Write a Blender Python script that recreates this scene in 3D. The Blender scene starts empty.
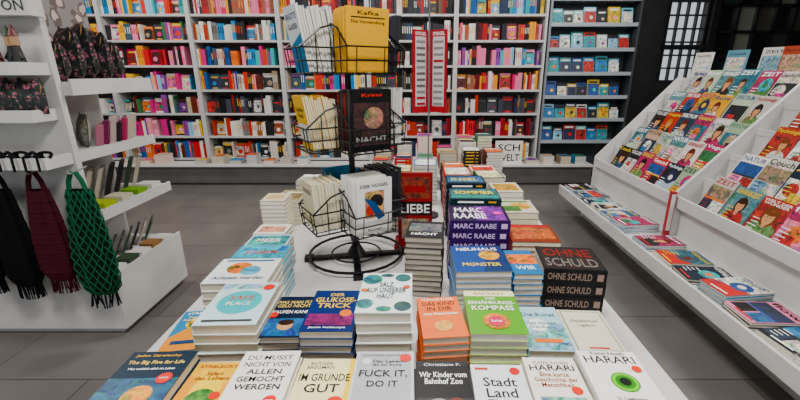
import bpy, math, random
from mathutils import Matrix, Vector
R = random.Random(7)
def lin(c):
    c=c.lstrip('#'); o=[]
    for i in (0,2,4):
        v=int(c[i:i+2],16)/255
        o.append(v/12.92 if v<=.04045 else ((v+.055)/1.055)**2.4)
    return (o[0],o[1],o[2],1)
# ---------------- materials
def nt(name):
    m=bpy.data.materials.new(name); m.use_nodes=True
    n=m.node_tree; return m,n,n.nodes['Principled BSDF']
def mat_attr(name,rough=.5,metal=0,bump=0,spec=.4,sat=1.0):
    m,n,p=nt(name)
    a=n.nodes.new('ShaderNodeAttribute'); a.attribute_name='Col'
    no=n.nodes.new('ShaderNodeTexNoise'); no.inputs['Scale'].default_value=60
    tc=n.nodes.new('ShaderNodeTexCoord'); n.links.new(tc.outputs['Object'],no.inputs['Vector'])
    mr=n.nodes.new('ShaderNodeMapRange'); mr.inputs['To Min'].default_value=.9; mr.inputs['To Max'].default_value=1.06
    n.links.new(no.outputs['Fac'],mr.inputs['Value'])
    hs=n.nodes.new('ShaderNodeHueSaturation'); hs.inputs['Saturation'].default_value=sat
    n.links.new(a.outputs['Color'],hs.inputs['Color'])
    mx=n.nodes.new('ShaderNodeVectorMath'); mx.operation='SCALE'
    n.links.new(hs.outputs['Color'],mx.inputs[0]); n.links.new(mr.outputs['Result'],mx.inputs['Scale'])
    n.links.new(mx.outputs[0],p.inputs['Base Color'])
    p.inputs['Roughness'].default_value=rough; p.inputs['Metallic'].default_value=metal
    p.inputs['Specular IOR Level'].default_value=spec
    return m
def mat_photo(name,scale=26):
    # picture-like print: printed colour broken up by painterly colour noise
    m,n,p=nt(name)
    a=n.nodes.new('ShaderNodeAttribute'); a.attribute_name='Col'
    tc=n.nodes.new('ShaderNodeTexCoord')
    no=n.nodes.new('ShaderNodeTexNoise'); no.inputs['Scale'].default_value=scale; no.inputs['Detail'].default_value=6; no.inputs['Roughness'].default_value=.65; no.inputs['Distortion'].default_value=1.2
    n.links.new(tc.outputs['Object'],no.inputs['Vector'])
    mi=n.nodes.new('ShaderNodeMix'); mi.data_type='RGBA'; mi.inputs[0].default_value=.55
    n.links.new(no.outputs['Color'],mi.inputs[6]); n.links.new(no.outputs['Fac'],mi.inputs[7])
    gm=n.nodes.new('ShaderNodeVectorMath'); gm.operation='MULTIPLY_ADD'
    gm.inputs[1].default_value=(5.5,5.5,5.5); gm.inputs[2].default_value=(-1.95,-1.95,-1.95)
    n.links.new(mi.outputs[2],gm.inputs[0])
    hs=n.nodes.new('ShaderNodeHueSaturation'); hs.inputs['Saturation'].default_value=1.2
    n.links.new(a.outputs['Color'],hs.inputs['Color'])
    mx=n.nodes.new('ShaderNodeVectorMath'); mx.operation='MULTIPLY'
    n.links.new(gm.outputs[0],mx.inputs[0]); n.links.new(hs.outputs['Color'],mx.inputs[1])
    cl=n.nodes.new('ShaderNodeVectorMath'); cl.operation='MAXIMUM'; cl.inputs[1].default_value=(.01,.01,.01)
    n.links.new(mx.outputs[0],cl.inputs[0])
    c2=n.nodes.new('ShaderNodeVectorMath'); c2.operation='MINIMUM'; c2.inputs[1].default_value=(.85,.85,.85)
    n.links.new(cl.outputs[0],c2.inputs[0])
    n.links.new(c2.outputs[0],p.inputs['Base Color']); p.inputs['Roughness'].default_value=.4
    p.inputs['Specular IOR Level'].default_value=.25
    return m
def mat_noise(name,c1,c2,scale=8,rough=.5,metal=0,bump=0.0):
    m,n,p=nt(name)
    tc=n.nodes.new('ShaderNodeTexCoord')
    no=n.nodes.new('ShaderNodeTexNoise'); no.inputs['Scale'].default_value=scale; no.inputs['Detail'].default_value=5
    n.links.new(tc.outputs['Object'],no.inputs['Vector'])
    r=n.nodes.new('ShaderNodeValToRGB'); r.color_ramp.elements[0].color=lin(c1); r.color_ramp.elements[1].color=lin(c2)
    r.color_ramp.elements[0].position=.3; r.color_ramp.elements[1].position=.7
    n.links.new(no.outputs['Fac'],r.inputs[0]); n.links.new(r.outputs[0],p.inputs['Base Color'])
    p.inputs['Roughness'].default_value=rough; p.inputs['Metallic'].default_value=metal
    return m
def mat_floral(name,base,f1,f2,scale):
    m,n,p=nt(name)
    tc=n.nodes.new('ShaderNodeTexCoord'); v=n.nodes.new('ShaderNodeTexVoronoi'); v.inputs['Scale'].default_value=scale
    no=n.nodes.new('ShaderNodeTexNoise'); no.inputs['Scale'].default_value=scale*1.5
    ad=n.nodes.new('ShaderNodeVectorMath'); ad.operation='MULTIPLY_ADD'; ad.inputs[1].default_value=(.06,.06,.06)
    n.links.new(tc.outputs['Object'],no.inputs['Vector']); n.links.new(no.outputs['Color'],ad.inputs[0]); n.links.new(tc.outputs['Object'],ad.inputs[2])
    n.links.new(ad.outputs[0],v.inputs['Vector'])
    r=n.nodes.new('ShaderNodeValToRGB'); e=r.color_ramp.elements
    e[0].color=lin(f1); e[0].position=.0; e[1].color=lin(base); e[1].position=.45
    x=e.new(.3); x.color=lin(f2); r.color_ramp.interpolation='CONSTANT'
    n.links.new(v.outputs['Distance'],r.inputs[0]); n.links.new(r.outputs[0],p.inputs['Base Color']); p.inputs['Roughness'].default_value=.7
    return m
PRINT=mat_attr('printed_paper',.45,0,spec=.22,sat=1.15)
PHOTO=mat_photo('picture_print')
PAINT=mat_attr('painted_metal',.45,0)
WIRE=mat_attr('black_wire',.35,.3)
CLOTH=mat_attr('woven_cloth',.9,0,0,.1)
LAM=mat_noise('white_laminate','#c0bebb','#cccac7',5,.42)
GREYM=mat_noise('grey_powder_coat','#a9a8a7','#b4b3b2',12,.5)
BACKM=mat_noise('bookcase_back_shaded','#45423f','#504c49',6,.7)  # back panels coloured darker to paint shade and depth behind the books
DARK=mat_noise('dark_steel','#0b0c0d','#151618',10,.45,.2)
BLACKW=mat_noise('black_wall_paint','#070708','#0f0f10',3,.6)
FLOR=mat_floral('floral_board','#938c8a','#d2b9b2','#6d5f5c',11)
FLORD=mat_floral('floral_fabric_dark','#101116','#b4526e','#2c4236',32)
FLORL=mat_floral('floral_fabric_grey','#777a72','#2c3a2e','#c9c0b0',40)
def floor_mat():
    m,n,p=nt('floor_tile_concrete')
    tc=n.nodes.new('ShaderNodeTexCoord')
    b=n.nodes.new('ShaderNodeTexBrick'); b.inputs['Scale'].default_value=1; b.inputs['Brick Width'].default_value=1.2; b.inputs['Row Height'].default_value=.6
    b.inputs['Mortar Size'].default_value=.004
    b.inputs['Color1'].default_value=lin('#68635f'); b.inputs['Color2'].default_value=lin('#605b57'); b.inputs['Mortar'].default_value=lin('#403c39')
    n.links.new(tc.outputs['Object'],b.inputs['Vector'])
    no=n.nodes.new('ShaderNodeTexNoise'); no.inputs['Scale'].default_value=2.5; no.inputs['Detail'].default_value=8
    n.links.new(tc.outputs['Object'],no.inputs['Vector'])
    mr=n.nodes.new('ShaderNodeMapRange'); mr.inputs['To Min'].default_value=.6; mr.inputs['To Max'].default_value=1.3
    n.links.new(no.outputs['Fac'],mr.inputs['Value'])
    mx=n.nodes.new('ShaderNodeVectorMath'); mx.operation='SCALE'
    n.links.new(b.outputs['Color'],mx.inputs[0]); n.links.new(mr.outputs['Result'],mx.inputs['Scale'])
    n.links.new(mx.outputs[0],p.inputs['Base Color']); p.inputs['Roughness'].default_value=.3
    return m
FLOORM=floor_mat()
# ---------------- builder
class B:
    def __init__(s): s.v=[];s.f=[];s.c=[];s.m=[]
    def add(s,pts,faces,col,mat=0,M=None):
        k=len(s.v)
        if M is not None: pts=[M@Vector(p) for p in pts]
        s.v+= [tuple(p) for p in pts]
        if isinstance(col,str): col=lin(col)
        for f in faces: s.f.append([k+i for i in f]); s.c.append(col); s.m.append(mat)
    def box(s,x0,x1,y0,y1,z0,z1,col='#c8c6c3',mat=0,M=None):
        p=[(x0,y0,z0),(x1,y0,z0),(x1,y1,z0),(x0,y1,z0),(x0,y0,z1),(x1,y0,z1),(x1,y1,z1),(x0,y1,z1)]
        s.add(p,[(0,3,2,1),(4,5,6,7),(0,1,5,4),(1,2,6,5),(2,3,7,6),(3,0,4,7)],col,mat,M)
    def rod(s,a,b,r=.003,col='#0d0d0e',mat=0,n=6,M=None,r2=None):
        a=Vector(a);b=Vector(b);d=b-a
        if d.length<1e-6:return
        q=d.to_track_quat('Z','Y').to_matrix(); r2=r if r2 is None else r2
        pts=[a+q@Vector((r*math.cos(t*2*math.pi/n),r*math.sin(t*2*math.pi/n),0)) for t in range(n)]
        pts+=[b+q@Vector((r2*math.cos(t*2*math.pi/n),r2*math.sin(t*2*math.pi/n),0)) for t in range(n)]
        fs=[(i,(i+1)%n,n+(i+1)%n,n+i) for i in range(n)]+[tuple(reversed(range(n))),tuple(range(n,2*n))]
        s.add(pts,fs,col,mat,M)
    def path(s,pts,r=.003,col='#0d0d0e',mat=0,M=None,n=6):
        for i in range(len(pts)-1): s.rod(pts[i],pts[i+1],r,col,mat,n,M)
    def obj(s,name,mats,parent=None,origin=None,bevel=0):
        me=bpy.data.meshes.new(name)
        o=Vector(origin) if origin else Vector((0,0,0))
        me.from_pydata([tuple(Vector(p)-o) for p in s.v],[],s.f)
        for m in mats: me.materials.append(m)
        at=me.color_attributes.new('Col','FLOAT_COLOR','CORNER')
        buf=[]
        for i,f in enumerate(s.f):
            buf+=list(s.c[i])*len(f)
        at.data.foreach_set('color',buf)
        me.polygons.foreach_set('material_index',s.m)
        me.update()
        ob=bpy.data.objects.new(name,me); bpy.context.scene.collection.objects.link(ob)
        ob.location=o
        if parent: ob.parent=parent; ob.location=o-Vector(parent.location)
        if bevel:
            md=ob.modifiers.new('bevel','BEVEL'); md.width=bevel; md.segments=2; md.limit_method='ANGLE'
        return ob
_tc={}
def tgeo(t):
    if t in _tc: return _tc[t]
    cu=bpy.data.curves.new('t','FONT'); cu.body=t; cu.align_x='CENTER'; cu.resolution_u=2; cu.offset=.012; cu.space_line=.85
    ob=bpy.data.objects.new('t',cu); bpy.context.scene.collection.objects.link(ob)
    bpy.context.view_layer.update()
    me=bpy.data.meshes.new_from_object(ob.evaluated_get(bpy.context.evaluated_depsgraph_get()))
    vs=[(v.co.x,v.co.y) for v in me.vertices]; fs=[tuple(p.vertices) for p in me.polygons]
    bpy.data.objects.remove(ob); bpy.data.curves.remove(cu); bpy.data.meshes.remove(me)
    x0=min(v[0] for v in vs);x1=max(v[0] for v in vs);y0=min(v[1] for v in vs);y1=max(v[1] for v in vs)
    w=x1-x0;h=y1-y0
    vs=[((a-x0)/w-.5,(b-y0)/h-.5) for a,b in vs]
    _tc[t]=(vs,fs); return _tc[t]
def cover(b,M,w,d,items,bg=None,mat=0):
    z=.0004
    if bg: b.add([(-w/2,-d/2,z),(w/2,-d/2,z),(w/2,d/2,z),(-w/2,d/2,z)],[(0,1,2,3)],bg,mat,M)
    for it in items:
        z+=.0003; k=it[0]
        if k=='t':
            _,t,cx,cy,tw,th,col=it; vs,fs=tgeo(t)
            b.add([((cx+a*tw)*w,(cy+c*th)*d,z) for a,c in vs],fs,col,0,M)
        elif k in('c','cn'):
            _,cx,cy,r,col=it[:5]; ry=it[5] if len(it)>5 else r
            n=18; b.add([(cx*w+r*w*math.cos(i*2*math.pi/n),cy*d+ry*w*math.sin(i*2*math.pi/n),z) for i in range(n)],[tuple(range(n))],col,1 if k=='cn' else 0,M)
        elif k in('r','n'):
            _,cx,cy,rw,rh,col=it
            b.add([((cx-rw/2)*w,(cy-rh/2)*d,z),((cx+rw/2)*w,(cy-rh/2)*d,z),((cx+rw/2)*w,(cy+rh/2)*d,z),((cx-rw/2)*w,(cy+rh/2)*d,z)],[(0,1,2,3)],col,1 if k=='n' else 0,M)
        elif k=='p':
            _,pts,col=it; b.add([(x*w,y*d,z) for x,y in pts],[tuple(range(len(pts)))],col,0,M)
def book(b,M,w,d,t,col,pages='#ddd6c8',spine=None):
    c=.0008
    b.box(-w/2,w/2,-d/2,d/2,0,c,col,0,M); b.box(-w/2,w/2,-d/2,d/2,t-c,t,col,0,M)
    b.box(-w/2,-w/2+c,-d/2,d/2,c,t-c,spine or col,0,M)
    b.box(-w/2+c,w/2-.003,-d/2+.003,d/2-.003,c,t-c,pages,0,M)
def Rz(a): return Matrix.Rotation(math.radians(a),4,'Z')
def Rx(a): return Matrix.Rotation(math.radians(a),4,'X')
def T(x,y,z): return Matrix.Translation((x,y,z))
PG=['#ddd6c8','#d5ccba','#e3ded4','#cfc6b2']
def stack(x,y,top,w,d,design,bg,rot=0,t=.022,z0=.7205,side=None,spine_text=None,pages=None,name='book_stack',spinefront=False,jit=1.0,sc='#ffffff',mat=0):
    b=B(); n=max(1,round((top-z0)/t)); t=(top-z0)/n; pages=pages or R.choice(PG)
    for i in range(n):
        last=i==n-1
        M=T(x+(0 if last else R.uniform(-.003,.003)*jit),y+(0 if last else R.uniform(-.003,.003)*jit),z0+i*t)@Rz(rot+(0 if last else R.uniform(-1.6,1.6)*jit))
        if spinefront:
            M2=M@Rz(90); book(b,M2,d,w,t-.0003,side or bg,pages)
            S=M@T(0,-d/2,t/2)@Rx(90)
            if spine_text: cover(b,S,w,t,[('t',spine_text,-.08,0,.7,.5,sc),('r',.4,0,.1,.5,sc)])
            else: cover(b,S,w,t,[('r',-.1,0,.5,.3,sc),('r',.32,0,.15,.3,'#c9a04a')])
        else: book(b,M,w,d,t-.0004,side or bg,pages)
    cover(b,T(x,y,top)@Rz(rot),w*.995,d*.995,design,bg,mat)
    return b.obj(name,[PRINT,PHOTO],origin=(x,y,z0))
def sticker(x=.3,y=-.3): return [('c',x,y,.11,'#d8241a'),('t','SPIEGEL',x,y,.14,.02,'#ffffff')]

# ---------------- room
def rbox(name,x0,x1,y0,y1,z0,z1,mat):
    b=B(); b.box(x0,x1,y0,y1,z0,z1); return b.obj(name,[mat])
rbox('floor',-6.2,6.2,-2.5,6.8,-.1,0,FLOORM)
rbox('ceiling',-6.2,6.2,-2.5,6.8,3.3,3.4,mat_noise('ceiling_paint','#7d7b78','#868481',3,.8))
rbox('wall_left',-6.3,-6.2,-2.5,6.8,0,3.3,mat_noise('wall_paint','#8e8b87','#99958f',3,.8))
rbox('wall_right',6.2,6.3,-2.5,6.8,0,3.3,BLACKW)
b=B()
wx0,wx1,wz0,wz1=3.74,4.3,1.5,2.62
b.box(-6.2,wx0,6.5,6.6,0,3.3); b.box(wx1,6.2,6.5,6.6,0,3.3); b.box(wx0,wx1,6.5,6.6,0,wz0); b.box(wx0,wx1,6.5,6.6,wz1,3.3)
b.obj('wall_back',[BLACKW])
b=B()
for i in range(5):
    x=wx0+(wx1-wx0)*i/4; b.box(x-.012,x+.012,6.47,6.53,wz0,wz1,'#26282a')
for i in range(7):
    z=wz0+(wz1-wz0)*i/6; b.box(wx0,wx1,6.475,6.525,z-.012,z+.012,'#26282a')
b.box(wx0-.03,wx1+.03,6.44,6.47,1.95,2.02,'#0e0f10')
b.obj('window_1',[PAINT])
b=B()
for i in range(7):
    x=4.45+i*.28; b.box(x-.02,x+.02,6.42,6.5,.3,3.0,'#1a1a1c')
for i in range(8):
    z=.4+i*.36; b.box(4.45,6.15,6.42,6.5,z-.02,z+.02,'#1a1a1c')
for i in range(6):
    for j in range(7):
        b.box(4.47+i*.28,4.71+i*.28,6.47,6.49,.42+j*.36,.74+j*.36,R.choice(['#16201f','#0d0f10','#2d3230','#3b3a33','#101214','#1f2a2c','#64665c','#0c0d0e']))  # mixed pane colours paint reflections and lit patches into the glass
b.obj('window_2',[mat_attr('dark_glass',.12)])
rbox('trim_1',3.18,3.55,6.25,6.48,0,3.2,DARK)
rbox('trim_2',4.33,4.42,6.38,6.49,0,3.2,DARK)

# ---------------- bookcases
PAL=['#d9d5cc','#cfcabf','#bdb7ac','#1b1b1e','#26262b','#b3222a','#c93a30','#1f4f8c','#2f79a8','#4aa3a6','#e0b02c','#d96c28','#e48ba5','#c2367b','#3a6b45','#7a4b8c','#8a7a66','#223048','#a99f8c','#5a2a20','#37505a']
PR=['#a01b22','#c3323a','#d9d5cc','#17171a','#c04a68','#d77f9b','#8e1a22','#cfcabf','#d9913a','#33333a','#5a1a24','#26262b','#8a5a4a']
PB=['#1f4f8c','#2f79a8','#d9d5cc','#8fb7cc','#17171a','#cfcabf','#3a8a90','#c7a84a','#a93a30','#223048']
PW=['#dedad1','#d2cdc3','#c2bdb2','#a93a30','#2f79a8','#1b1b1e','#c8b07a','#6a6a66','#8d5a3a']
PP=['#d77f9b','#c2367b','#e4a0b0','#dedad1','#4aa3a6','#7a4b8c','#c93a30','#1b1b1e','#e0b02c','#2f79a8','#8fb7cc','#cfcabf']
PK=['#111114','#1b1b1e','#26262b','#c9c6bf','#7e1a22','#3a3a44','#a93a30','#223048','#5a4a3a','#0e0e10']
def fillshelf(b,x0,x1,z,yf,pal,hmax,faceout):
    x=x0
    while x<x1-.02:
        r=R.random()
        if r<faceout:
            w=R.uniform(.12,.16); h=w*1.5
            if x+w>x1: break
            bg=R.choice(pal); M=T(x+w/2,yf+.06,z)@Rx(-8)
            b.box(-w/2,w/2,0,.05,0,h,bg,0,M)
            F=M@T(0,0,h/2)@Rx(90)
            c2=R.choice(['#e6e3dc','#17171a','#d3323a','#e0b02c'])
            cover(b,F,w,h,[('n',0,-.05,.96,.7,R.choice(pal)),('r',0,.3,.7,.09,c2),('c',R.uniform(-.15,.15),-.1,R.uniform(.12,.25),R.choice(pal)),('r',0,-.4,.5,.05,c2)],bg)
            x+=w+R.uniform(.004,.02)
        elif r<faceout+.02:
            x+=R.uniform(.03,.1)
        else:
            k=R.randint(1,3); t=R.uniform(.012,.034); h=min(hmax,R.choice([.2,.21,.215,.225,.24,.26])+R.uniform(-.008,.008)); c=R.choice(pal)
            c2=R.choice(['#c9c6bf','#111111','#c9a23a','#b33a30',c,c])
            for q in range(k):
                if x+t>x1: break
                dy=R.uniform(0,.015)
                b.box(x,x+t-.001,yf+dy,yf+.17,z,z+h,c)
                if t>.016: b.box(x+t*.3,x+t*.65,yf+dy-.0006,yf+dy,z+h*.4,z+h*.8,c2)
                x+=t
            if x+t>x1: break
zs=[.36,.70,1.04,1.38,1.72,2.06,2.40,2.74]
edges=[-5.7,-4.45,-3.2,-1.95,-.7,.55,1.83]
pals=[PAL,PP,PW,PAL,PK,PR]
for k in range(6):
    x0,x1=edges[k],edges[k+1]
    b=B()
    b.box(x0+.001,x0+.03,6.08,6.42,0,3.05); b.box(x1-.03,x1-.001,6.08,6.42,0,3.05); b.box(x0+.03,x1-.03,6.38,6.42,0,3.05,mat=1)
    for z in zs: b.box(x0+.03,x1-.03,6.1,6.38,z-.03,z)
    b.box(x0+.03,x1-.03,6.1,6.38,3.02,3.05)
    bc=b.obj('bookcase',[GREYM,BACKM])
    c=B()
    for j,z in enumerate(zs):
        pal=pals[k]
        if k==1: pal=[PAL,PP,PAL,PP,PR,PAL,PP,PAL][j]
        if k==5: pal=[PR,PR,PK,PR,PP,PR,PB,PAL][j]
        elif k in(2,3): pal=[PW,PW,PK,PAL,PAL,PW,PR,PB][j]
        fillshelf(c,x0+.035,x1-.04,z,6.12,pal,.28,[.1,.15,.3,.1,.1,.1,.08,.08][j] if k!=1 else .2)
    c.obj('books',[PRINT,PHOTO],parent=bc)
# face-out brochure display
b=B(); x0,x1=1.86,3.14
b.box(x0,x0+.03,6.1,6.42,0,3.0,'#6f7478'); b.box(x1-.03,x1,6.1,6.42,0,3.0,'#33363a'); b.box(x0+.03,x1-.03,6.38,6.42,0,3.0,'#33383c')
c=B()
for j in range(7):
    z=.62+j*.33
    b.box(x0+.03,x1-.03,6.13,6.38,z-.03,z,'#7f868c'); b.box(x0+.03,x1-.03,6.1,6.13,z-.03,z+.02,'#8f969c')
    x=x0+.05
    while x<x1-.2:
        w=R.uniform(.13,.18); h=w*1.4; bg=R.choice(PB+['#5f9aa6','#4a8088','#7aa4a8','#3a8386','#a8bfbc'])
        M=T(x+w/2,6.16,z)@Rx(-12); b2=R.choice(PB)
        c.box(-w/2,w/2,0,.03,0,h,bg,0,M)
        cover(c,M@T(0,0,h/2)@Rx(90),w,h,[('n',0,-.1,.96,.7,b2),('r',0,.35,.7,.1,R.choice(['#d9d9d5','#17171a'])),('c',.1,-.1,.15,R.choice(PAL))],bg)
        x+=w+R.uniform(.005,.02)
d=b.obj('brochure_display',[PAINT]); c.obj('brochures',[PRINT,PHOTO],parent=d)
# plinth in front of bookcases
b=B(); b.box(-5.7,2.6,5.82,6.07,.04,.29,mat=1); b.box(-5.7,2.6,5.78,6.07,.29,.32); b.box(-5.7,2.6,5.86,6.05,0,.04,mat=1)
b.obj('display_plinth',[LAM,mat_noise('grey_laminate','#4a4745','#555250',4,.5)])
for x in [-4.3,-4.05,-3.8,-3.2,-2.95,-2.7,-2.45,-2.2,-1.95,-1.7,-.2,.1,.35,.6,.85,1.72,1.95,2.2,2.42]:
    w=R.uniform(.14,.18); c1=R.choice(PW+PAL)
    stack(x,5.92,.32+R.choice([.04,.06,.09,.12,.14]),w,.2,[('n',0,0,.9,.9,R.choice(PAL)),('r',0,.25,.7,.12,R.choice(['#222222','#c93a30','#2f79a8']))],c1,R.uniform(-4,4),.02,z0=.3205)
b=B(); b.box(1.16,1.56,5.86,5.9,.32,.66,'#d6d4cf'); cover(b,T(1.36,5.86,.49)@Rx(90),.4,.34,[('t','SCH',0,.22,.8,.3,'#1b1b1b'),('t','WELT',0,-.22,.8,.3,'#1b1b1b')],'#dcdad5')
b.obj('shelf_sign',[PRINT],origin=(1.36,5.88,.32))

# ---------------- tables
b=B()
b.box(-.9,.77,.45,3.05,.68,.72)
b.box(-.8,.67,.55,2.95,.06,.68); b.box(-.76,.63,.6,2.9,0,.06)
b.obj('display_table',[LAM],bevel=.003)
b=B()
b.box(-.45,.8,3.5,4.4,.68,.72); b.box(-.4,.75,3.55,4.35,.06,.68); b.box(-.36,.71,3.6,4.3,0,.06)
b.obj('display_table',[LAM],bevel=.003)
for j,y in enumerate((3.64,3.92,4.2)):
    for i in range(6):
        x=-.33+i*.205
        c1=R.choice(PR+PAL); c2=R.choice(PAL)
        stack(x,y,.8+R.uniform(.02,.2),.15,.21,[('n',0,-.05,.95,.7,c2),('r',0,.3,.8,.12,R.choice(['#e6e3dc','#17171a','#e0b02c']))],c1,R.uniform(-3,3),.028,spinefront=R.random()<.5,sc=R.choice(['#d9d5cc','#e0b02c','#111111']))

W='#f4f4f2'; K='#0c0c0c'
# front row
stack(-.635,.75,.925,.16,.215,[('n',0,-.22,1,.56,'#1f5a76'),('cn',.1,-.2,.2,'#e8943a'),('t','John Strelecky',-.05,.42,.7,.05,'#e9b84c'),('t','The Big Five for Life',0,.3,.85,.075,'#f0d27a'),('t','Was wirklich zählt im Leben',0,.2,.7,.035,W)]+sticker(.3,.05),'#0b2434',2,.025)
stack(-.492,.745,.9,.118,.205,[('p',[(-.5,-.5),(.5,-.5),(.5,.2),(0,.05),(-.5,.3)],'#f0a030'),('c',0,.05,.3,'#f6d04a'),('t','STRELECKY',0,.42,.8,.05,'#a3202a'),('t','Safari\ndes Lebens',0,.26,.7,.14,'#7a2a1a'),('cn',.0,-.12,.3,'#5a8a4a'),('c',.25,-.05,.1,'#d8342a')],'#f2bf4a',1)
stack(-.36,.75,.93,.138,.205,[('t','DU MUSST',0,.38,.8,.08,K),('t','NICHT VON',0,.26,.8,.08,K),('t','ALLEN',0,.14,.6,.08,K),('t','GEMOCHT',0,.02,.8,.08,K),('t','WERDEN',0,-.1,.75,.08,K)]+sticker(.3,-.3),'#ebe8df',1)
stack(-.22,.745,.91,.135,.205,[('r',-.05,0,.9,1,'#efe6b0'),('t','RUTGER\nBREGMAN',-.12,.38,.5,.12,K),('t','IM GRUNDE',0,.18,.9,.12,'#1a1a1a'),('t','GUT',0,.01,.6,.13,'#1a1a1a'),('c',.28,-.2,.14,'#d8241a')],'#f3d04a',0)
stack(-.079,.745,.93,.142,.21,[('r',0,0,.92,.95,'#aaaaae'),('t','ALEXANDRA REINWARTH',0,.43,.8,.035,K),('c',-.3,.33,.08,'#dcdcdc'),('t','Das Leben\nist zu kurz',.05,.3,.5,.1,'#222222'),('t','FUCK IT,',0,.12,.8,.12,K),('t','DO IT',0,-.03,.5,.09,K)]+[('c',.36,.38,.1,'#d8241a')],'#c6c6c9',0)
stack(.062,.74,.91,.13,.2,[('n',0,-.3,.96,.38,'#1c1c1e'),('r',0,.44,.94,.09,'#1a1a1a'),('t','Christiane F.',0,.43,.7,.05,'#c8c8c8'),('t','Wir Kinder vom\nBahnhof Zoo',0,.2,.88,.2,W),('c',-.1,-.25,.2,'#8a8a8a'),('c',.2,-.2,.14,'#6d3a30')],'#040405',0,side='#222224')
stack(.195,.735,.905,.128,.195,[('n',0,-.38,1,.24,'#8aa0b0'),('t','Stadt\nLand\nFluss',0,.02,.62,.5,'#16161a'),('r',-.3,.42,.25,.04,'#c04030'),('c',.33,.38,.1,'#c9302f')],'#dfe3e8',-1)
stack(.326,.745,.915,.127,.2,[('t','YUVAL NOAH',0,.41,.7,.06,'#7a1f22'),('t','HARARI',0,.32,.85,.1,'#17171a'),('t','Eine kurze\nGeschichte der\nMenschheit',0,.12,.8,.24,'#8a4b2c'),('n',0,-.3,.8,.3,'#7fa6a0'),('c',.3,-.05,.1,'#d8342a')],'#ebe4d6',-2)
stack(.468,.745,.93,.142,.215,[('t','HARARI',0,.35,.85,.12,K),('c',.05,.0,.22,'#2d8a1a'),('c',.05,.0,.2,'#6fbf3a'),('c',.05,0,.15,'#2d7a1a'),('c',.05,.0,.09,'#081006'),('t','21 Lektionen\nfür das 21. Jahrhundert',0,-.28,.8,.13,K),('t','Yuval Noah',0,.45,.6,.05,'#444444'),('c',.36,.2,.08,'#d8342a')],'#ebe9e4',-3)
# second row
stack(-.665,1.03,.87,.13,.2,[('p',[(-.5,-.5),(.5,-.5),(.5,0),(-.1,.1),(-.5,-.2)],'#e08a22'),('cn',-.05,.15,.24,'#f2c94c'),('t','STRELECKY',0,.42,.8,.06,W),('t','Das Café am\nRande der Welt',0,.28,.8,.12,'#f4e29a'),('r',0,-.32,.7,.08,'#123b66')],'#237aa8',8)
stack(-.505,1.0,.98,.165,.22,[('r',0,.0,.96,.96,'#c3dde0'),('n',0,.4,.96,.14,'#a9cdd2'),('c',0,.0,.37,'#49b0b8'),('t','SAFE',0,.1,.42,.1,'#bf3f2c'),('t','PLACE',0,-.04,.42,.08,'#f2e4d0'),('r',0,-.42,.8,.04,'#3a3a3a'),('c',.36,.36,.1,'#d8241a')],'#cfe2e4',2,.028,side='#d5dcda')
stack(-.37,1.01,.93,.138,.205,[('t','WAS MAN FÜR\nGELD NICHT',0,.3,.85,.2,'#e8d27a'),('n',0,-.28,.9,.4,'#2a66a0'),('t','KAUFEN KANN',0,.08,.8,.08,W),('c',0,-.25,.16,'#c9a07a'),('c',0,-.18,.16,'#2a1a14',.1),('c',-.34,.0,.1,'#d8241a')],'#0c1a34',1)
stack(-.243,1.01,.95,.143,.21,[('t','DER',0,.38,.3,.08,'#e9c13c'),('t','GLUKOSE-',0,.24,.85,.12,'#f3cc3c'),('t','TRICK',0,.09,.7,.12,'#f3cc3c'),('n',0,-.25,.9,.26,'#7a2a62'),('c',.28,-.1,.12,'#e77a3c'),('t','Jessie Inchauspé',0,-.43,.7,.05,W)],'#082460',0,side='#2a3a60')
stack(-.09,1.025,1.0,.15,.22,[('cn',-.3,.32,.2,'#3f837a'),('cn',.32,.36,.16,'#1f5d58'),('cn',-.36,-.3,.16,'#59998c'),('cn',.34,-.36,.16,'#2d4c4a'),('c',.4,.1,.07,'#c9523f'),('cn',0,-.42,.14,'#2d7c74',.08),('t','SALZ\nAUF UNSERER\nHAUT',0,.02,.78,.42,'#101a1e'),('c',-.42,.02,.06,'#e07d4a'),('cn',0,.42,.14,'#2d5c5a',.06)],'#dfe8e5',0,.03)
stack(.07,1.0,.935,.125,.2,[('t','STEFANIE STAHL',0,.44,.8,.05,W),('t','DAS KIND',0,.32,.8,.1,'#3a0c06'),('t','IN DIR',0,.18,.6,.1,'#3a0c06'),('t','muss Heimat finden',0,.05,.8,.06,W),('cn',0,-.25,.2,'#f7b27a')],'#e6650c',5)
stack(.222,1.01,.945,.155,.22,[('r',0,.43,1,.14,'#dfe7b4'),('t','BAS KAST',0,.43,.6,.06,'#b8352a'),('t','DER',0,.3,.2,.05,W),('t','ERNÄHRUNGS-',0,.2,.9,.1,W),('t','KOMPASS',0,.06,.8,.11,W),('cn',0,-.24,.24,'#d98a4c'),('c',0,-.24,.15,'#c93a5a'),('t','Das Fazit',0,-.24,.2,.05,W)],'#4f980c',-1,side='#a9bf7a')
stack(.365,.995,.9,.125,.21,[('n',0,-.2,.96,.56,'#8cb4bf'),('c',-.1,.05,.24,'#eeeee8'),('t','Die Kunst',0,.3,.8,.09,'#2a5160'),('t','des klaren\nDenkens',0,.05,.7,.16,'#3a6d7d'),('r',0,-.3,.6,.08,'#d67f56')],'#a3c6d0',-2)
stack(.50,.995,.89,.135,.205,[('r',0,0,.88,.92,'#2f6b68'),('r',0,0,.84,.89,'#d3ccb6'),('t','Dankbarkeit',0,.22,.6,.07,'#5a4a33'),('t','Tagebuch',0,.1,.4,.06,'#5a4a33'),('r',0,-.4,.4,.03,'#b8352a')],'#cfc8b2',-3)
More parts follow.
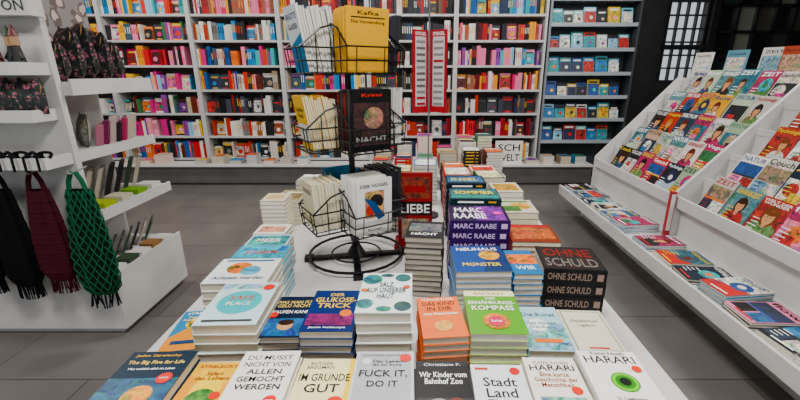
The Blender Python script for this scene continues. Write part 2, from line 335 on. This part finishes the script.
# third row
stack(-.625,1.3,.925,.22,.19,[('cn',-.1,.1,.2,'#e9834e'),('cn',.12,-.02,.16,'#6fb0c8'),('r',0,.4,.8,.06,'#2b6aa0'),('t','Achtsam morden',0,-.3,.8,.12,'#27486a')],'#e3e6e4',2,.03)
stack(-.64,1.5,.9,.21,.15,[('n',0,.05,.9,.8,'#5fb0cc'),('t','EINSAM',0,.05,.6,.2,'#d34b1c')],'#4fa0bc',1)
stack(-.68,1.7,.87,.19,.14,[('n',0,0,.9,.8,'#3aa0a0'),('t','MEER',0,0,.6,.3,'#e2e2dd')],'#b8ccc8',1)
stack(-.73,1.89,.85,.16,.13,[('n',0,0,.8,.6,'#d3a08c')],'#d8d3c8',1)
stack(-.78,2.12,.95,.13,.15,[('r',0,0,.7,.5,'#b9a47a')],'#cdc1a4',1)
stack(.235,1.37,.94,.2,.22,[('p',[(-.5,-.5),(0,-.5),(.2,.5),(-.5,.5)],'#1b3f86'),('cn',.2,.1,.2,'#efa13e'),('t','NEUHAUS',0,.35,.8,.12,W),('t','MONSTER',0,-.25,.7,.12,'#f2d24a')],'#122c5c',1,side='#6a86a6')
stack(.395,1.36,.93,.105,.2,[('n',0,.1,1,.4,'#e8773a'),('t','WIR',0,-.25,.7,.14,W)],'#2f6da0',0)
stack(.575,1.38,.935,.22,.2,[('n',0,0,.96,.9,'#2a1010'),('t','OHNE',0,.22,.8,.34,'#7f1a12'),('t','SCHULD',0,-.2,.85,.34,'#6a665e')],'#080708',-6,.053,spinefront=True,spine_text='OHNE SCHULD',side='#0a0a0c',sc='#8f7a70')
stack(.5,1.62,.94,.2,.2,[('n',0,0,.9,.7,'#b35b27'),('r',0,.38,.8,.12,'#b03030')],'#7a2f1b',-3)
stack(.275,1.71,1.0,.26,.21,[('n',.2,0,.5,.9,'#7a2a98'),('t','MARC\nRAABE',-.15,0,.55,.7,W),('c',.34,0,.08,'#e05ab0')],'#1c0434',-2,.047,spinefront=True,spine_text='MARC RAABE',side='#2c0850',sc='#cfb6e0')
stack(.035,1.55,.985,.15,.18,[('n',0,.1,.9,.5,'#6d6d70'),('t','NACHT',0,-.3,.7,.14,W)],'#151518',-6,.025,spinefront=False,side='#1f1f24',pages='#a9a294')
stack(.29,1.95,1.02,.25,.19,[('n',0,0,.96,.9,'#0f6a70'),('t','SOMMER',0,.1,.8,.3,'#f4d94c'),('r',0,-.3,.9,.15,'#2b8a78')],'#0a2c34',-2,.03,spinefront=True,side='#0d262c')
stack(.5,1.9,.97,.17,.2,[('cn',.1,0,.3,'#e8a62c'),('n',-.2,-.2,.5,.4,'#4a7a40'),('r',0,.35,.8,.1,'#4a7a40')],'#c3bca8',-2,.03)
stack(.27,2.2,1.03,.22,.18,[('n',0,0,.9,.7,'#1f6998'),('t','INSEL',0,0,.7,.3,'#f2e27a')],'#0a1a2a',0,.03,spinefront=True,side='#101a2a')
stack(.5,2.18,.99,.16,.2,[('n',0,0,.8,.7,'#c8932a')],'#c4bda8',0,.03)
for (x,y,h,c,c2) in [(.25,2.45,1.02,'#c9301f','#f0e6d0'),(.45,2.45,1.0,'#1f4628','#e8dcae'),(.25,2.7,1.0,'#16161b','#d36b3c'),(.45,2.7,.98,'#c9c5bc','#c9402f'),(.06,2.8,1.0,'#1f6998','#efece5'),(-.12,2.75,.97,'#a07a2c','#d9c9a0'),(-.5,2.75,.9,'#c9c5bc','#b3222a'),(-.75,2.75,.9,'#8a7a66','#efece5'),(-.14,2.3,.86,'#5a4a40','#c9402f'),(-.55,2.45,.84,'#8d887f','#2f79a8'),(-.78,2.4,.88,'#c9b98f','#8a7a56')]:
    stack(x,y,h,.16,.2,[('n',0,0,.9,.9,c2),('r',0,.25,.7,.1,W)],c,R.uniform(-4,4),.028)

# red table sign
b=B(); b.box(-.12,.1,1.93,2.09,.7205,.735,'#7a1a1c'); b.box(-.1,.08,1.98,2.0,.735,1.12,'#8a1c20')
cover(b,T(-.01,1.98,.93)@Rx(90),.178,.375,[('n',0,.3,.86,.3,'#8a4a3c'),('r',0,.28,.6,.1,'#8e1414'),('r',0,.0,.98,.2,'#1a0a0a'),('t','LIEBE',0,0,.85,.13,W),('n',0,-.3,.8,.3,'#a09080')],'#86191e')
b.obj('table_sign',[PRINT,PHOTO],origin=(-.01,2.0,.72))
# sign stand
b=B(); sx,sy=.07,2.45
b.rod((sx,sy,.7205),(sx,sy,.735),.07,'#2a2a2c',0,20); b.rod((sx,sy,.735),(sx,sy,2.5),.005,'#6a6a6c',0,8)
for a,ox in ((35,-.052),(-30,.054)):
    M=T(sx+ox,sy+.0,1.61)@Rz(a)
    b.box(-.055,.055,-.003,.003,-.23,.23,'#9a1a24',0,M)
    for side in (0,180):
        F=M@Rz(side)@T(0,-.003,0)@Rx(90)
        cover(b,F,.11,.46,[('r',.02,0,.68,.84,'#cfc9c7'),('t','SPIEGEL',.02,.455,.7,.04,W)]+[('r',.02,.36-.075*i,.55,.03,R.choice(['#a84048','#6a6060','#8a8080','#8a8080'])) for i in range(11)],'#a8202c')
b.obj('poster_stand',[PRINT],origin=(sx,sy,.72))

# ---------------- spinner
sx,sy=-.305,1.84
b=B(); bk=B()
b.rod((0,0,.735),(0,0,1.95),.014,'#0e0e10',0,12)
for a in (10,100):
    M=Rz(a)
    b.box(-.23,.23,-.016,.016,.722+(.001 if a>50 else 0),.738,'#0e0e10',0,M)
    for s in (-1,1): b.box(s*.23-.022,s*.23+.022,-.022,.022,.7205,.744,'#0e0e10',0,M)
b.path([(.23*math.cos(i*math.pi/12),.23*math.sin(i*math.pi/12),.748) for i in range(25)],.007)
b.path([(.12*math.cos(i*math.pi/12),.12*math.sin(i*math.pi/12),.748) for i in range(25)],.005)
b.rod((0,0,.738),(0,0,.79),.05,'#0e0e10',0,16,r2=.02)
def pack(M,n,w,h,t,bg,items,side=None,lean=0,pages='#d9d2c0'):
    for i in range(n):
        sd=side[i%len(side)] if side else bg
        Q=M@T(R.uniform(-.005,.005),i*t,0)@Rx(lean+R.uniform(-.5,.5))
        hh=h-R.choice([0,0,.006,.015])
        C=Q@T(0,t,(hh if i else h)/2)@Rx(90)
        book(bk,C,w,hh if i else h,t-.0008,sd if i else bg,pages)
        if i==0: cover(bk,Q@T(0,0.0008,h/2)@Rx(90),w*.99,h*.99,items,bg)
tiers=[.915,1.285,1.6]
des={
 (0,0):('#e3e2dc',[('n',0,.05,.55,.5,'#c39a78'),('c',.05,.1,.2,'#1c1c20'),('c',-.12,-.05,.14,'#b93a30'),('c',.1,-.05,.1,'#d9a02c'),('p',[(-.3,.2),(0,.1),(.3,-.2),(.1,-.25)],'#2a4a7a'),('t','DER VOGEL',0,.4,.8,.06,K),('t','Roman',0,-.42,.4,.05,K)],.17,.25,12,.0125,None),
 (0,1):('#d6cca8',[('r',0,.3,.7,.1,'#8a7a66'),('t','Reclam',0,-.3,.6,.07,K)],.15,.225,10,.0145,None),
 (1,0):('#0a0a0d',[('n',0,-.05,.9,.7,'#3a2a2a'),('cn',.05,.05,.25,'#a8806c'),('t','NACHT',0,-.3,.8,.1,'#a9a9ad'),('t','Krimi',0,.42,.5,.05,'#d8342a')],.18,.25,8,.017,['#141418','#3a3a3e','#141418','#7a1f22']),
 (1,1):('#e3b30a',[('r',0,-.2,.99,.35,'#dcdcd4'),('t','Goethe\nFaust',0,.2,.7,.2,K)],.14,.225,15,.009,['#e3b30a','#e3b30a','#dcdcd4','#e3b30a']),
 (2,0):('#dca000',[('r',0,.35,.8,.02,K),('t','Kafka',0,.42,.5,.06,K),('t','Die Verwandlung',0,.28,.8,.06,K),('r',0,-.3,.5,.02,K)],.18,.235,13,.0105,None),
 (2,1):('#dde3e8',[('p',[(-.5,-.5),(.5,-.5),(.5,.1),(-.5,-.1)],'#3f7ea8'),('t','BRIGITTE',0,.35,.8,.09,'#27486a'),('t','GLAUSER',0,.2,.7,.08,K)],.165,.25,12,.012,['#dde3e8','#3f7ea8','#dde3e8','#c9c6bf','#27486a'])}
base_ang=33
for ti,z in enumerate(tiers):
    for q in range(4):
        a=[base_ang,base_ang-90,base_ang+90,base_ang+180][q]
        M=Rz(a); r0=.05; r1=.225; pw=.1
        for zz,ex in ((z,0),(z+.05,.006),(z+.1,.012)):
            b.path([(-pw,-r0,zz),(-pw,-r1-ex,zz),(pw,-r1-ex,zz),(pw,-r0,zz),(-pw,-r0,zz)],.0036,M=M)
        for i in range(6):
            x=-pw+2*pw*i/5
            b.path([(x,-r0,z+.2),(x,-r0,z),(x,-r1,z)],.0024,M=M)
            if i in(0,1,4,5): b.rod((x,-r1,z),(x,-r1-.012,z+.1),.0024,M=M)
        for s in (-1,1):
            b.path([(s*pw,-r0,z+.2),(s*pw,-.15,z+.17),(s*pw,-r1-.012,z+.1)],.004,M=M)
            for yy in (-.11,-.17): b.rod((s*pw,yy,z),(s*pw,yy,z+.15),.0024,M=M)
        b.rod((0,0,z+.02),(0,-r0,z+.02),.006,M=M); b.rod((0,0,z+.19),(0,-r0,z+.19),.005,M=M)
        b.rod((-pw,-r0,z+.2),(pw,-r0,z+.2),.004,M=M)
        key=(ti,q) if q<2 else (ti,q-2)
        bg,it,w,h,n,t,sd=des[key]
        lean=[2,3,6][ti] if q!=1 else [4,9,9][ti]
        if q>1: bg=R.choice(['#a9402f','#2f6988','#c9c6bf','#26262b']); it=[('r',0,.2,.7,.2,'#dddddd')]; sd=None
        pack(M@T(0,-r1+.008+ (0.018 if lean>5 else .004),z+.006),n,w,h,t,bg,it,side=sd,lean=lean)
b.path([(.05*math.cos(i*math.pi/6),.05*math.sin(i*math.pi/6),1.95) for i in range(13)],.004)
sp=b.obj('book_spinner_rack',[WIRE]); sp.location=(sx,sy,0)
bo=bk.obj('books',[PRINT,PHOTO]); bo.parent=sp

# ---------------- right magazine rack
b=B(); c=B()
Y0,Y1=.7,4.5
b.box(2.1,2.9,Y0,Y1,0,.585)
b.box(1.68,2.1,Y0,Y1,.28,.35)
b.box(1.66,1.68,Y0,Y1,.27,.37)
b.box(1.95,2.1,Y0,Y1,0,.28)
b.box(2.05,2.07,Y0,Y1,.61,.68); b.box(2.05,2.1,Y0,Y1,.59,.61)
n=5; dx=.155; dz=.19
for i in range(n):
    X=2.1+i*dx; Z=.61+i*dz
    b.box(X,X+dx-.012,Y0,Y1,Z-.02,Z); b.box(X+dx-.01,X+dx,Y0,Y1,Z-.02,Z+dz-.022)
    if i: b.box(X-.014,X-.001,Y0,Y1,Z-.019,Z+.03)
b.box(2.1+n*dx+.001,3.0,Y0,Y1,1.53,1.56); b.box(3.0,3.05,Y0,Y1,0,1.56)
for y in (Y0-.03,3.02,Y1):
    b.add([(2.04,y,.35),(2.04,y,.70),(2.82,y,1.562),(3.05,y,1.562),(3.05,y,0),(2.1,y,0),
           (2.04,y+.03,.35),(2.04,y+.03,.70),(2.82,y+.03,1.562),(3.05,y+.03,1.562),(3.05,y+.03,0),(2.1,y+.03,0)],
          [(0,1,2,3,4,5),(11,10,9,8,7,6)]+[(i,(i+1)%6+0,(i+1)%6+6,i+6) for i in range(6)],'#bbbbbb')
rack=b.obj('magazine_rack',[LAM])
TT=['WELT DER\nWUNDER','GEHIRN&GEIST','SPEKTRUM','PSYCHE','Vogue','ZEIT','Couch','Gesund','Barbara','flow','NATUR','WELT','Psychologie','Geschichte']
BG=['#b9b3aa','#a9b8a0','#86a6b6','#c6bfb3','#3b6a78','#a33f33','#12202e','#b79984','#8fa586','#c9c3b8','#141418','#9fb0bd','#4a6a38','#a04060','#203344','#5a7f84','#d0cabf','#b91f1a','#c9932a','#d98aa0','#1f5f90','#0c0c0f','#dcd8d0','#e0dcd4']
HAIR=['#2a160c','#6a3a1c','#a8783a','#0c0a0a','#5a1a10']
def magcover(w,h):
    bg=R.choice(BG); dark=sum(lin(bg)[:3])<.6; tc=R.choice([W,'#e6c84a',W]) if dark else R.choice(['#a3222a',K,'#1f3f7c','#a2367b','#2e6a5a',W,W])
    it=[('n',0,-.08,.99,.82,bg)] if R.random()<.7 else []
    k=R.random()
    if k<.36:
        cx=R.uniform(-.1,.15); hc=R.choice(HAIR); s=R.uniform(.8,1.25)
        it+=[('cn',cx,-.3,.38*s,R.choice(['#a3222a','#c9c6bf','#33506a','#6a8a5a','#16161b','#a04060']),.3),('c',cx,.07,.21*s,hc,.28*s),('c',cx,-.12,.07,'#b98a6c',.12),('c',cx,.04,.14*s,'#ca9572',.19*s),('c',cx-.03,.15,.16*s,hc,.08),('c',cx-.05,.05,.018,'#2a1a14'),('c',cx+.06,.05,.018,'#2a1a14'),('c',cx,-.03,.04,'#a8423c',.012)]
    elif k<.62:
        it+=[('n',0,-.1,.9,.5,R.choice(BG)),('cn',R.uniform(-.2,.2),-.1,R.uniform(.15,.3),R.choice(BG+PAL)),('n',R.uniform(-.2,.2),-.25,.4,.2,R.choice(PAL))]
    elif k<.8:
        it+=[('n',-.25,-.25,.45,.3,R.choice(BG)),('n',.25,-.25,.45,.3,R.choice(BG)),('n',0,.1,.95,.34,R.choice(PAL)),('r',0,-.07,.95,.05,R.choice(PAL))]
    else:
        it+=[('p',[(-.5,-.5),(.5,-.5),(.5,.0),(-.5,-.2)],R.choice(BG)),('cn',.1,.05,.3,R.choice(PAL)),('c',.1,.05,.12,R.choice(PAL))]
    it+=[('t',R.choice(TT),0,.39,.88,.13,tc)]
    for k in range(4): it.append(('r',-.3+.05*R.random(),-.05-.09*k,R.uniform(.2,.32),.018,tc))
    it.append(('r',.1,-.43,.6,.035,R.choice([tc,'#c93a30',W])))
    return bg,it
for i in range(n):
    X=2.1+i*dx+.018; Z=.613+i*dz
    y=Y0+.14
    while y<Y1-.12:
        if abs(y-3.03)<.13: y=3.17
        w=R.uniform(.2,.225); h=R.uniform(.27,.3)
        bg,it=magcover(w,h)
        M=T(X,y,Z)@Rz(-90+R.uniform(-3,3))@Rx(-27+R.uniform(-1.5,1.5))
        for s in range(R.choice([2,3,4])): c.box(-w/2+.001*s,w/2+.001*s,.004*s,.004*s+.0035,0,h-.003*s,bg if s==0 else R.choice(BG),0,M)
        cover(c,M@T(0,0,h/2)@Rx(90),w,h,it,bg)
        y+=w+R.uniform(-.005,.012)
c.obj('magazines',[PRINT,PHOTO],parent=rack)
b=B(); b.box(1.995,2.038,3.0,3.03,.352,.72,'#a3222a'); b.box(2.0,2.03,2.995,3.0,.4,.7,'#d9d5cc'); b.obj('price_rail',[PAINT])
y=.9
while y<4.38:
    w=R.uniform(.19,.235); d=R.uniform(.26,.31)
    bg,it=magcover(w,d)
    if abs(y-3.01)<w/2+.03: y=3.04+w/2+.02
    stack(1.85+R.uniform(-.015,.02),y,.351+R.choice([.02,.03,.045,.07]),w,d,it,bg,-90+R.uniform(-7,7),.014,z0=.351,side=R.choice(['#b93a30','#c9c6bf','#2f79a8','#c9c6bf','#26262b']),name='magazine_pile',jit=2.0)
    y+=w+R.choice([.015,.025,.04])
for y,bg in ((4.35,'#c9c6bf'),(3.9,'#5f8698'),(3.5,'#c9c6bf'),(3.3,'#a0442f'),(3.0,'#c9b26a'),(2.75,'#c4bda9'),(2.5,'#a0947a')):
    b=B(); M=T(2.92,y,1.563)@Rz(-70)@Rx(-8); h=.25; w=.18
    b.box(-w/2,w/2,0,.02,.004,h,bg,0,M); cover(b,M@T(0,0,h/2)@Rx(90),w,h-.01,[('n',0,-.05,.9,.6,R.choice(BG)),('t',R.choice(TT),0,.38,.8,.1,K)],bg)
    b.obj('display_book',[PRINT,PHOTO],origin=(2.95,y,1.562))

# ---------------- left gondola
b=B()
b.box(-3.4,-1.85,2.19,2.9,.05,.41); b.box(-3.36,-1.9,2.23,2.86,0,.05)
b.box(-3.4,-1.9,2.19,2.225,.41,2.25)
b.box(-2.27,-2.24,2.225,2.9,.41,2.25)
for z,xe,th in ((1.56,-1.85,.07),(1.17,-1.9,.045),(.82,-1.85,.05)):
    b.box(-2.24,xe-.012,2.226,2.9,z-th,z); b.box(xe-.012,xe,2.226,2.9,z-th,z+.015)
b.box(-1.862,-1.85,2.19,2.9,.411,.43)
for z,y,xe in ((1.63,2.03,-1.91),(1.40,2.05,-1.93),(1.16,2.03,-1.91)):
    b.box(-3.2,xe-.012,y,2.189,z-.03,z); b.box(-3.2,xe-.012,y-.012,y,z-.035,z+.025); b.box(xe-.012,xe,y-.012,2.189,z-.035,z+.025)
b.box(-3.4,-1.86,2.1,2.185,1.87,2.0)
g=b.obj('display_gondola',[LAM])
f=B(); f.box(-2.2,-2.19,2.23,2.9,1.57,2.2); f.obj('floral_board',[FLOR],parent=g)
f=B(); cover(f,T(-2.0,2.099,1.915)@Rx(90),.25,.07,[('t','CEDON',0,0,.95,.7,'#3a3a3c')]); f.obj('fascia_lettering',[PRINT],parent=g)
def pouch(name,x,y,z,w,h,t,rot,lean,mat=FLORD,col='#181a20',ry=0):
    b=B(); nx,nz=8,8; vs=[];fs=[]
    for s in (-1,1):
        for j in range(nz+1):
            for i in range(nx+1):
                u=i/nx*2-1;v=j/nz
                bul=(1-u**4)*(1-(2*v-1)**4)
                wr=1+.15*math.sin(5*u+9*v+x*30)
                vs.append((u*w/2*(1-.18*max(0,v-.7)/.3),s*(t/2*bul*wr+.002),v*h+.012*math.sin(4*u+y*20)*v))
    st=(nx+1)*(nz+1)
    for j in range(nz):
        for i in range(nx):
            a=j*(nx+1)+i; fs.append((a,a+1,a+nx+2,a+nx+1)); fs.append((st+a,st+a+nx+1,st+a+nx+2,st+a+1))
    b.add(vs,fs,col,0)
    b.rod((-w*.4,0,h),(w*.4,0,h),.005,'#6a543a',1); b.path([(w*.36,0,h),(w*.44,-.01,h-.03),(w*.42,-.02,h-.07)],.003,'#8a6a3a',1)
    o=b.obj(name,[mat,PAINT]); o.matrix_world=T(x,y,z)@Rz(rot)@Matrix.Rotation(math.radians(ry),4,'Y')@Rx(lean)
    for p in o.data.polygons: p.use_smooth=True
    return o
for i,(y,h,ry) in enumerate(((2.36,.2,0),(2.47,.28,4),(2.58,.31,-5),(2.69,.28,6),(2.79,.22,-3))):
    pouch('patterned_pouch',-2.02,y,1.566,.24,h,.1,-35,0,ry=ry)
for i in range(2): pouch('patterned_pouch',-2.08,2.36+i*.13,1.172,.2,.19,.05,-40,-8,FLORL if i%2 else FLORD)
cb=B()
for i in range(6):
    M=T(-2.04,2.56+i*.055,1.171)@Rz(-65)@Rx(-10); bg=['#a97080','#6a2a4a','#b9a8a4','#1a1a20','#a04060','#b9b0a0'][i]
    cb.box(-.08,.08,0,.03,0,.13+.02*(i%3),bg,0,M); cover(cb,M@T(0,0,.065)@Rx(90),.16,.13,[('n',0,0,.96,.96,bg),('cn',0,.1,.25,'#b97080')],bg)
for i in range(7):
    M=T(-2.08,2.28+i*.09,.822)@Rz(-60)@Rx(-18); bg=R.choice(['#a9a294','#6a3a30','#2a3a2a','#b8af8e','#1b1b1e'])
    cb.box(-.07,.07,0,.02,0,.23,bg,0,M); cover(cb,M@T(0,0,.115)@Rx(90),.14,.23,[('n',0,0,.96,.96,R.choice(PAL)),('c',0,.1,.2,R.choice(PAL))],bg)
for i in range(4):
    M=T(-1.95,2.35+i*.15,.822); cb.box(-.06,.06,-.05,.05,0,.03,['#97a93a','#b9b39d','#6f993b','#c9c6bf'][i],0,M)
for i in range(8):
    M=T(-2.08,2.27+i*.08,.412)@Rz(-60)@Rx(-25); bg=R.choice(['#a9a399','#3a4a3a','#26262b','#8a7a66'])
    cb.box(-.09,.09,0,.012,0,.16,bg,0,M); cover(cb,M@T(0,0,.08)@Rx(90),.18,.16,[('n',0,0,.9,.9,R.choice(PAL))],bg)
for i in range(5): cb.box(-1.99,-1.89,2.26+i*.125,2.36+i*.125,.412,.432+.01*(i%2),['#c9c6bf','#3a4a3a','#d9d5cc','#8a6a4a','#c9c6bf'][i],0,None)
cb.obj('greeting_cards',[PRINT,PHOTO],origin=(-2.05,2.5,.41))
for i in range(5): pouch('patterned_pouch',-1.97-i*.085,2.1,1.402,.13,.17,.05,R.uniform(-15,15),-4,FLORD)
for i in range(7):
    b=B(); x=-1.95-i*.055; z=1.632; yy=2.08+.03*(i%2)
    cc=R.choice(['#4a2018','#22382a','#5a1a1c','#1a1a1a'])
    b.rod((x,yy,z),(x,yy,z+.1),.03,cc,0,10,r2=.014)
    b.rod((x,yy,z+.1),(x,yy,z+.145),.019,'#a9805a',0,10,r2=.017); b.rod((x,yy,z+.145),(x,yy,z+.195),.022,R.choice(['#5a1a1c','#22422a','#1a1a1a']),0,10,r2=.003)
    for s in (-1,1): b.rod((x,yy,z+.09),(x+s*.03,yy-.01,z+.04),.008,cc)
    b.obj('wooden_figurine',[PAINT],origin=(x,yy,z))
for i in range(4):
    b=B(); x=-1.97-i*.13
    for s in (-1,1):
        b.path([(x+s*(.03+.03*math.cos(t*math.pi/6)),2.06+.012*math.sin(t*math.pi/3),1.192+.02*math.sin(t*math.pi/6)) for t in range(13)],.008,'#111114')
        b.path([(x,2.05,1.19),(x+s*.03,2.025,1.195),(x+s*.035,2.005,1.195),(x+s*.035,2.003,1.12)],.006,'#111114')
    b.box(x-.014,x+.014,2.04,2.07,1.172,1.202,'#15151a')
    b.obj('ribbon_bow',[CLOTH],origin=(x,2.05,1.17))
def bag(name,x,y,ztop,zb,w,col,net=False,seed=0):
    rr=random.Random(seed); b=B(); n=32; m=18; vs=[];fs=[]
    z1=ztop-.1
    for j in range(m+1):
        v=j/m; z=z1+(zb-z1)*v
        ww=w/2*(.5+.5*math.sin(min(1,v*1.15+.08)*math.pi/2))*(1 if v<.85 else 1-.35*((v-.85)/.15)**2)
        for i in range(n):
            t=i*2*math.pi/n
            pl=1+.13*math.sin(8*t+seed)*(1-.3*v)+.06*math.sin(3*t+5*v)+rr.uniform(-.02,.02)
            vs.append((x+ww*math.cos(t)*pl,y+min(ww*.45,.075)*math.sin(t)*pl,z))
    for j in range(m):
        for i in range(n): fs.append((j*n+i,(j+1)*n+i,(j+1)*n+(i+1)%n,j*n+(i+1)%n))
    if net:
        b.add(vs,fs,'#0a1f14',0)
        sc=lambda p:(x+(p[0]-x)*1.06,y+(p[1]-y)*1.12,p[2])
        for j in range(m):
            for i in range(n):
                if (i+j)%2==0:
                    b.rod(sc(vs[j*n+i]),sc(vs[(j+1)*n+(i+1)%n]),.0036,col,0,4); b.rod(sc(vs[j*n+i]),sc(vs[(j+1)*n+(i-1)%n]),.0036,col,0,4)
        for i in range(0,n,2):
            a=vs[m*n+i]; b.rod(a,(a[0]+rr.uniform(-.03,.03),a[1],a[2]-.09),.005,'#15131c',0,4)
    else:
        b.add(vs,fs,col,0)
        for i in range(n):
            a=vs[m*n+i]; b.rod(a,(a[0]+rr.uniform(-.01,.01),a[1],a[2]-.08),.004,col,0,4)
        for j in range(2,m,2):
            b.path([vs[j*n+i] for i in range(n)]+[vs[j*n]],.0035,col,0,n=4)
    for s in (-1,1):
        b.path([(x+s*w*.22,y,z1+.0),(x+s*w*.17,y,z1+.05),(x+s*.012,y,ztop)],.012,col,0)
    b.path([(x,y-.03,ztop+.015),(x,y-.03,ztop-.005),(x,y,ztop-.008),(x,2.188,ztop+.01)],.004,'#888888')
    b.obj(name,[CLOTH],origin=(x,y,ztop))
bag('net_bag',-1.845,2.09,1.1,.37,.21,'#12583a',True,3)
bag('fringed_bag',-2.065,2.09,1.1,.46,.2,'#3c0e1a',False,1)
bag('fringed_bag',-2.275,2.09,1.1,.42,.2,'#09090c',False,2)
bag('fringed_bag',-2.49,2.09,1.08,.45,.2,'#0e0c12',False,5)

# ---------------- lights
def area(x,y,z,sx,sy,e,rot=(0,0,0),col=(1,.97,.935)):
    l=bpy.data.lights.new('overhead_area_light','AREA'); l.shape='RECTANGLE'; l.size=sx; l.size_y=sy; l.energy=e; l.color=col
    o=bpy.data.objects.new('overhead_area_light',l); bpy.context.scene.collection.objects.link(o); o.location=(x,y,z); o.rotation_euler=rot
for x in (-3.2,3.2):
    for y in (.6,3.2): area(x,y,3.25,1.0,.5,64)
area(0,.4,3.25,.8,.4,88); area(0,3.0,3.25,.8,.4,70)
for x in (-3.8,-.7,1.9): area(x,5.0,3.2,2.4,.3,38,(math.radians(28),0,0))  # added strips that brighten the bookcases, not actual fixtures
w=bpy.data.worlds.new('w'); bpy.context.scene.world=w; w.use_nodes=True
w.node_tree.nodes['Background'].inputs[0].default_value=(.88,.94,1,1); w.node_tree.nodes['Background'].inputs[1].default_value=.75
# ---------------- camera
cd=bpy.data.cameras.new('camera'); cam=bpy.data.objects.new('camera',cd); bpy.context.scene.collection.objects.link(cam)
cd.lens=18; cd.sensor_width=36; cd.shift_x=-17/800; cd.clip_start=.02
cam.location=(0,0,1.6); cam.rotation_euler=(math.radians(90-17.48),0,0)
bpy.context.scene.camera=cam
